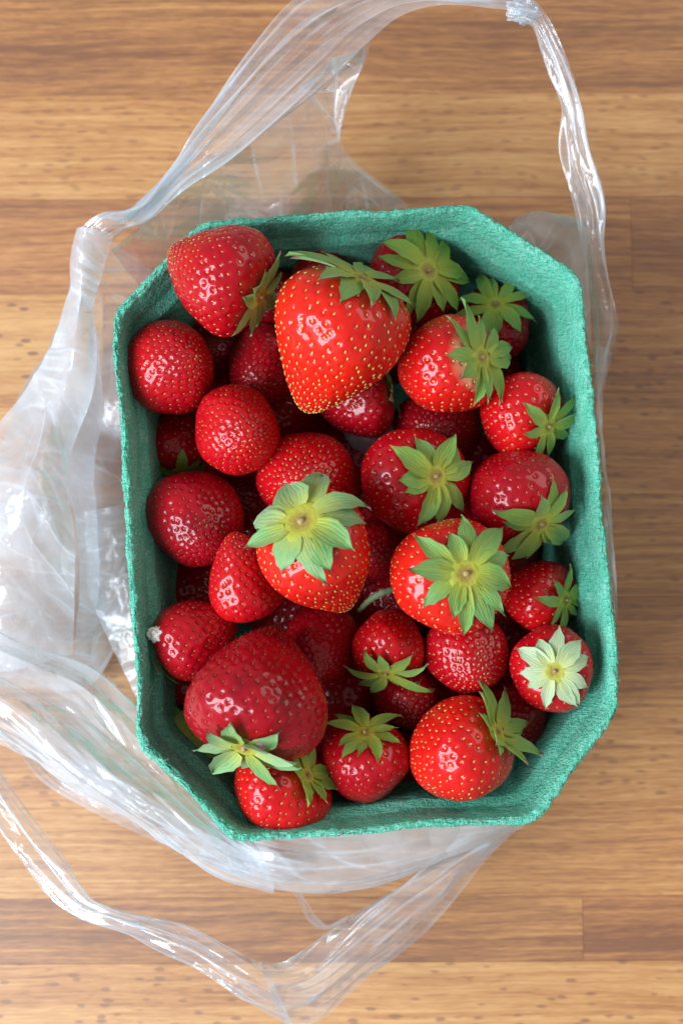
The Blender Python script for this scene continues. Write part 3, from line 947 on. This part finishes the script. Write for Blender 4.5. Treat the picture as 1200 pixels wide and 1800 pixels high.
# right side: strip hugging the wall, and the loop behind the upper right corner
body.append(film([[(1040, 600, .040), (1050, 720, .034), (1058, 860, .032), (1072, 1000, .034), (1080, 1090, .036)],
                  [(1076, 620, .040), (1058, 715, .036), (1072, 860, .036), (1082, 980, .036), (1084, 1090, .036)]], 120, 26, .004, 61, 4, 1.5))
body.append(film([[(890, 402, .020), (930, 385, .030), (975, 380, .036), (1010, 388, .042), (1030, 420, .044)],
                  [(905, 418, .010), (950, 425, .014), (985, 440, .020), (1010, 470, .026), (1035, 520, .034)],
                  [(950, 470, .006), (985, 490, .008), (1000, 510, .010), (1020, 560, .016), (1040, 620, .030)]], 120, 90, .007, 71, iso=.05))
for sheet in body:
    film_part('film_panel', [sheet], bag, 0.32)

# upper handle: from the left knee up over the top, to the knot, and down the right side
h1 = []
h1.append(film([[(138, 402, .050), (172, 374, .054), (238, 370, .054), (308, 300, .056), (345, 225, .060), (405, 130, .066), (462, 55, .070), (530, -8, .072), (640, -48, .074), (780, -34, .074), (905, -8, .072)],
                [(165, 412, .056), (198, 392, .058), (246, 376, .055), (314, 308, .058), (372, 250, .063), (450, 170, .067), (530, 95, .070), (600, 25, .072), (690, -15, .073), (790, -12, .073), (905, 5, .074)],
                [(198, 425, .050), (222, 405, .052), (254, 380, .050), (322, 316, .054), (400, 276, .056), (490, 216, .060), (580, 142, .064), (640, 78, .064), (705, 25, .066), (790, 4, .068), (900, 16, .070)]], 300, 90, .010, 83, 2.2, 4.0, spread=.28))
# back panel of the handle running down behind the punnet
h1.append(film([[(196, 440, .046), (258, 386, .046), (322, 318, .050), (490, 220, .054), (590, 135, .058), (652, 72, .060)],
                [(235, 490, .030), (310, 430, .030), (390, 360, .034), (490, 300, .038), (570, 230, .044), (646, 110, .052)],
                [(270, 520, .018), (340, 455, .016), (430, 415, .018), (520, 385, .022), (592, 300, .030), (600, 250, .036)],
                [(320, 560, .010), (380, 480, .008), (480, 430, .008), (580, 400, .010), (660, 375, .012), (720, 362, .014)]], 240, 160, .014, 91, iso=.08))
h1.append(film([[(905, -8, .072), (945, 10, .072), (978, 70, .070), (1010, 150, .066), (1036, 250, .062), (1066, 345, .058), (1064, 430, .052), (1086, 560, .046), (1074, 622, .042), (1052, 700, .036)],
                [(905, 10, .075), (940, 35, .073), (970, 100, .071), (998, 190, .068), (1012, 280, .064), (1035, 360, .060), (1045, 450, .053), (1062, 560, .048), (1058, 640, .043), (1046, 700, .037)],
                [(900, 25, .072), (944, 52, .070), (966, 120, .066), (986, 185, .064), (983, 262, .058), (1002, 345, .054), (1022, 440, .048), (1036, 540, .042), (1044, 640, .038), (1040, 700, .034)]], 240, 50, .005, 101, 3, 2.6))
for sheet in h1:
    film_part('handle', [sheet], bag)

# knot at the top of the upper handle
kn = []
for q, (r0, sq, sd) in enumerate(((0.0046, .75, 3), (0.0040, .9, 8))):
    kc = P(918 + q*6, 18 + q*4, .077)
    vs, fs = [], []
    for i in range(40):
        for j in range(24):
            ph, th = 2*math.pi*i/40, math.pi*(j + .5)/24
            d = Vector((math.sin(th)*math.cos(ph), math.sin(th)*math.sin(ph)*sq, math.cos(th)*.75))
            k = 1 + 0.28*(abs(math.sin(3*ph + 2*th + sd)) - .5) + 0.35*noise.noise(d*2.5 + Vector((sd, 0, 0)))
            vs.append(tuple(kc + d*r0*k))
    kn.append((np.array(vs), grid_faces(40, 24, True), np.full(len(vs), .25)))
# short free end sticking out of the knot
kn.append(film([[(890, 2, .080), (908, 4, .084), (930, 10, .082), (948, 18, .078)], [(892, 36, .078), (912, 38, .082), (934, 46, .080), (944, 50, .076)]], 40, 22, .004, 111, 2, 3))
film_part('knot', kn, bag)

# lower handle: bunched band from the left edge, round the bottom and back under the punnet
h2 = []
h2.append(film([[(-60, 1240, .030), (0, 1352, .034), (60, 1440, .036), (112, 1502, .038), (150, 1568, .040), (185, 1588, .042), (262, 1606, .042), (332, 1622, .042), (395, 1656, .044), (470, 1700, .046)],
                [(-70, 1290, .036), (-8, 1390, .039), (45, 1470, .041), (95, 1540, .043), (145, 1595, .045), (195, 1612, .047), (262, 1635, .047), (335, 1662, .047), (405, 1705, .049), (490, 1750, .050)],
                [(-80, 1350, .030), (-2, 1432, .034), (38, 1512, .036), (100, 1585, .038), (155, 1618, .040), (205, 1634, .042), (268, 1658, .040), (340, 1692, .042), (410, 1738, .042), (520, 1806, .042)]], 260, 64, .008, 121, 3.0, 3.0))
h2.append(film([[(455, 1690, .046), (500, 1690, .044), (565, 1648, .040), (640, 1590, .036), (715, 1540, .034), (790, 1495, .034), (905, 1450, .034)],
                [(470, 1730, .054), (545, 1725, .050), (620, 1665, .046), (690, 1610, .044), (760, 1555, .042), (820, 1505, .042), (905, 1455, .040)],
                [(500, 1800, .040), (560, 1786, .036), (640, 1722, .030), (705, 1676, .026), (775, 1610, .024), (850, 1520, .026), (905, 1462, .030)]], 180, 76, .009, 131, 1.4, 3.4))
# hem seen inside the opening
h2.append(film([[(515, 1566, .016), (528, 1590, .014), (540, 1618, .012), (572, 1636, .012), (610, 1620, .016)],
                [(530, 1566, .012), (542, 1590, .009), (556, 1612, .008), (580, 1626, .008), (612, 1610, .012)]], 60, 14, .003, 141, 2, 1))
for sheet in h2:
    film_part('handle', [sheet], bag)

# ------------------------------------------------------------------ small finds
def blob(name, px, py, z, r, label, cat, mat, squash=(1, 1, .8), rough=.35, seed=1):
    bm = bmesh.new()
    bmesh.ops.create_icosphere(bm, subdivisions=4, radius=1.0)
    for v in bm.verts:
        d = v.co.copy()
        k = 1 + rough*noise.fractal(d*2.2 + Vector((seed, 0, 0)), .8, 2.1, 4) + .2*noise.noise(d*1.4 + Vector((0, seed, 0)))
        v.co = Vector((d.x*squash[0], d.y*squash[1], d.z*squash[2]))*r*k
    me = bpy.data.meshes.new(name); bm.to_mesh(me); bm.free()
    me.polygons.foreach_set('use_smooth', [True]*len(me.polygons))
    me.materials.append(mat)
    o = bpy.data.objects.new(name, me); COL.objects.link(o)
    o.location = P(px, py, z)
    o['label'] = label; o['category'] = cat
    return o
blob('crumb', 275, 1115, .0670, .0029, 'knobbly white crumb stuck to the strawberry at the left wall', 'crumb', M_CRUMB, (1, .85, .8), .38, 3)
blob('petal', 459, 1309, .091, .0019, 'tiny pinkish dried petal on the leaves of the biggest crimson strawberry', 'petal', M_PETAL, (.8, 1.0, .5), .3, 5)

def tube(name, pts, rads, label, cat, mat):
    c = catmull([tuple(P(*p)) for p in pts], 26)
    vs = []
    for i in range(26):
        t = Vector(c[min(i+1, 25)] - c[max(i-1, 0)]).normalized()
        s = t.cross(Vector((0, 0, 1))).normalized(); u = s.cross(t)
        r = np.interp(i/25, np.linspace(0, 1, len(rads)), rads)*(1 + .12*math.sin(i*1.9))
        for a in range(10):
            g = 2*math.pi*a/10
            vs.append(Vector(c[i]) + s*math.cos(g)*r + u*math.sin(g)*r)
    f = [(i*10+a, i*10+(a+1) % 10, (i+1)*10+(a+1) % 10, (i+1)*10+a) for i in range(25) for a in range(10)]
    f += [tuple(range(9, -1, -1)), tuple(250+a for a in range(10))]
    o = mesh_obj(name, vs, f, mat)
    o['label'] = label; o['category'] = cat
    return o
tube('stem', [(630, 1075, .042), (650, 1055, .046), (672, 1042, .049), (700, 1034, .048)], [.0008, .0011, .0012, .0009],
     'pale green stem stub in the gap below the topmost strawberry', 'stem', M_STEM)
v, f, c = film([[(598, 752, .034), (640, 742, .037), (690, 736, .034)], [(612, 775, .038), (650, 768, .041), (694, 752, .037)], [(630, 800, .034), (660, 792, .037), (698, 772, .034)]], 40, 30, .003, 151, iso=.02)
scrap = mesh_obj('paper_scrap', v, f, M_PAD)
sol = scrap.modifiers.new('thickness', 'SOLIDIFY'); sol.thickness = 0.0003
scrap['label'] = 'pale grey scrap in the gap below the biggest heart shaped strawberry'; scrap['category'] = 'paper scrap'
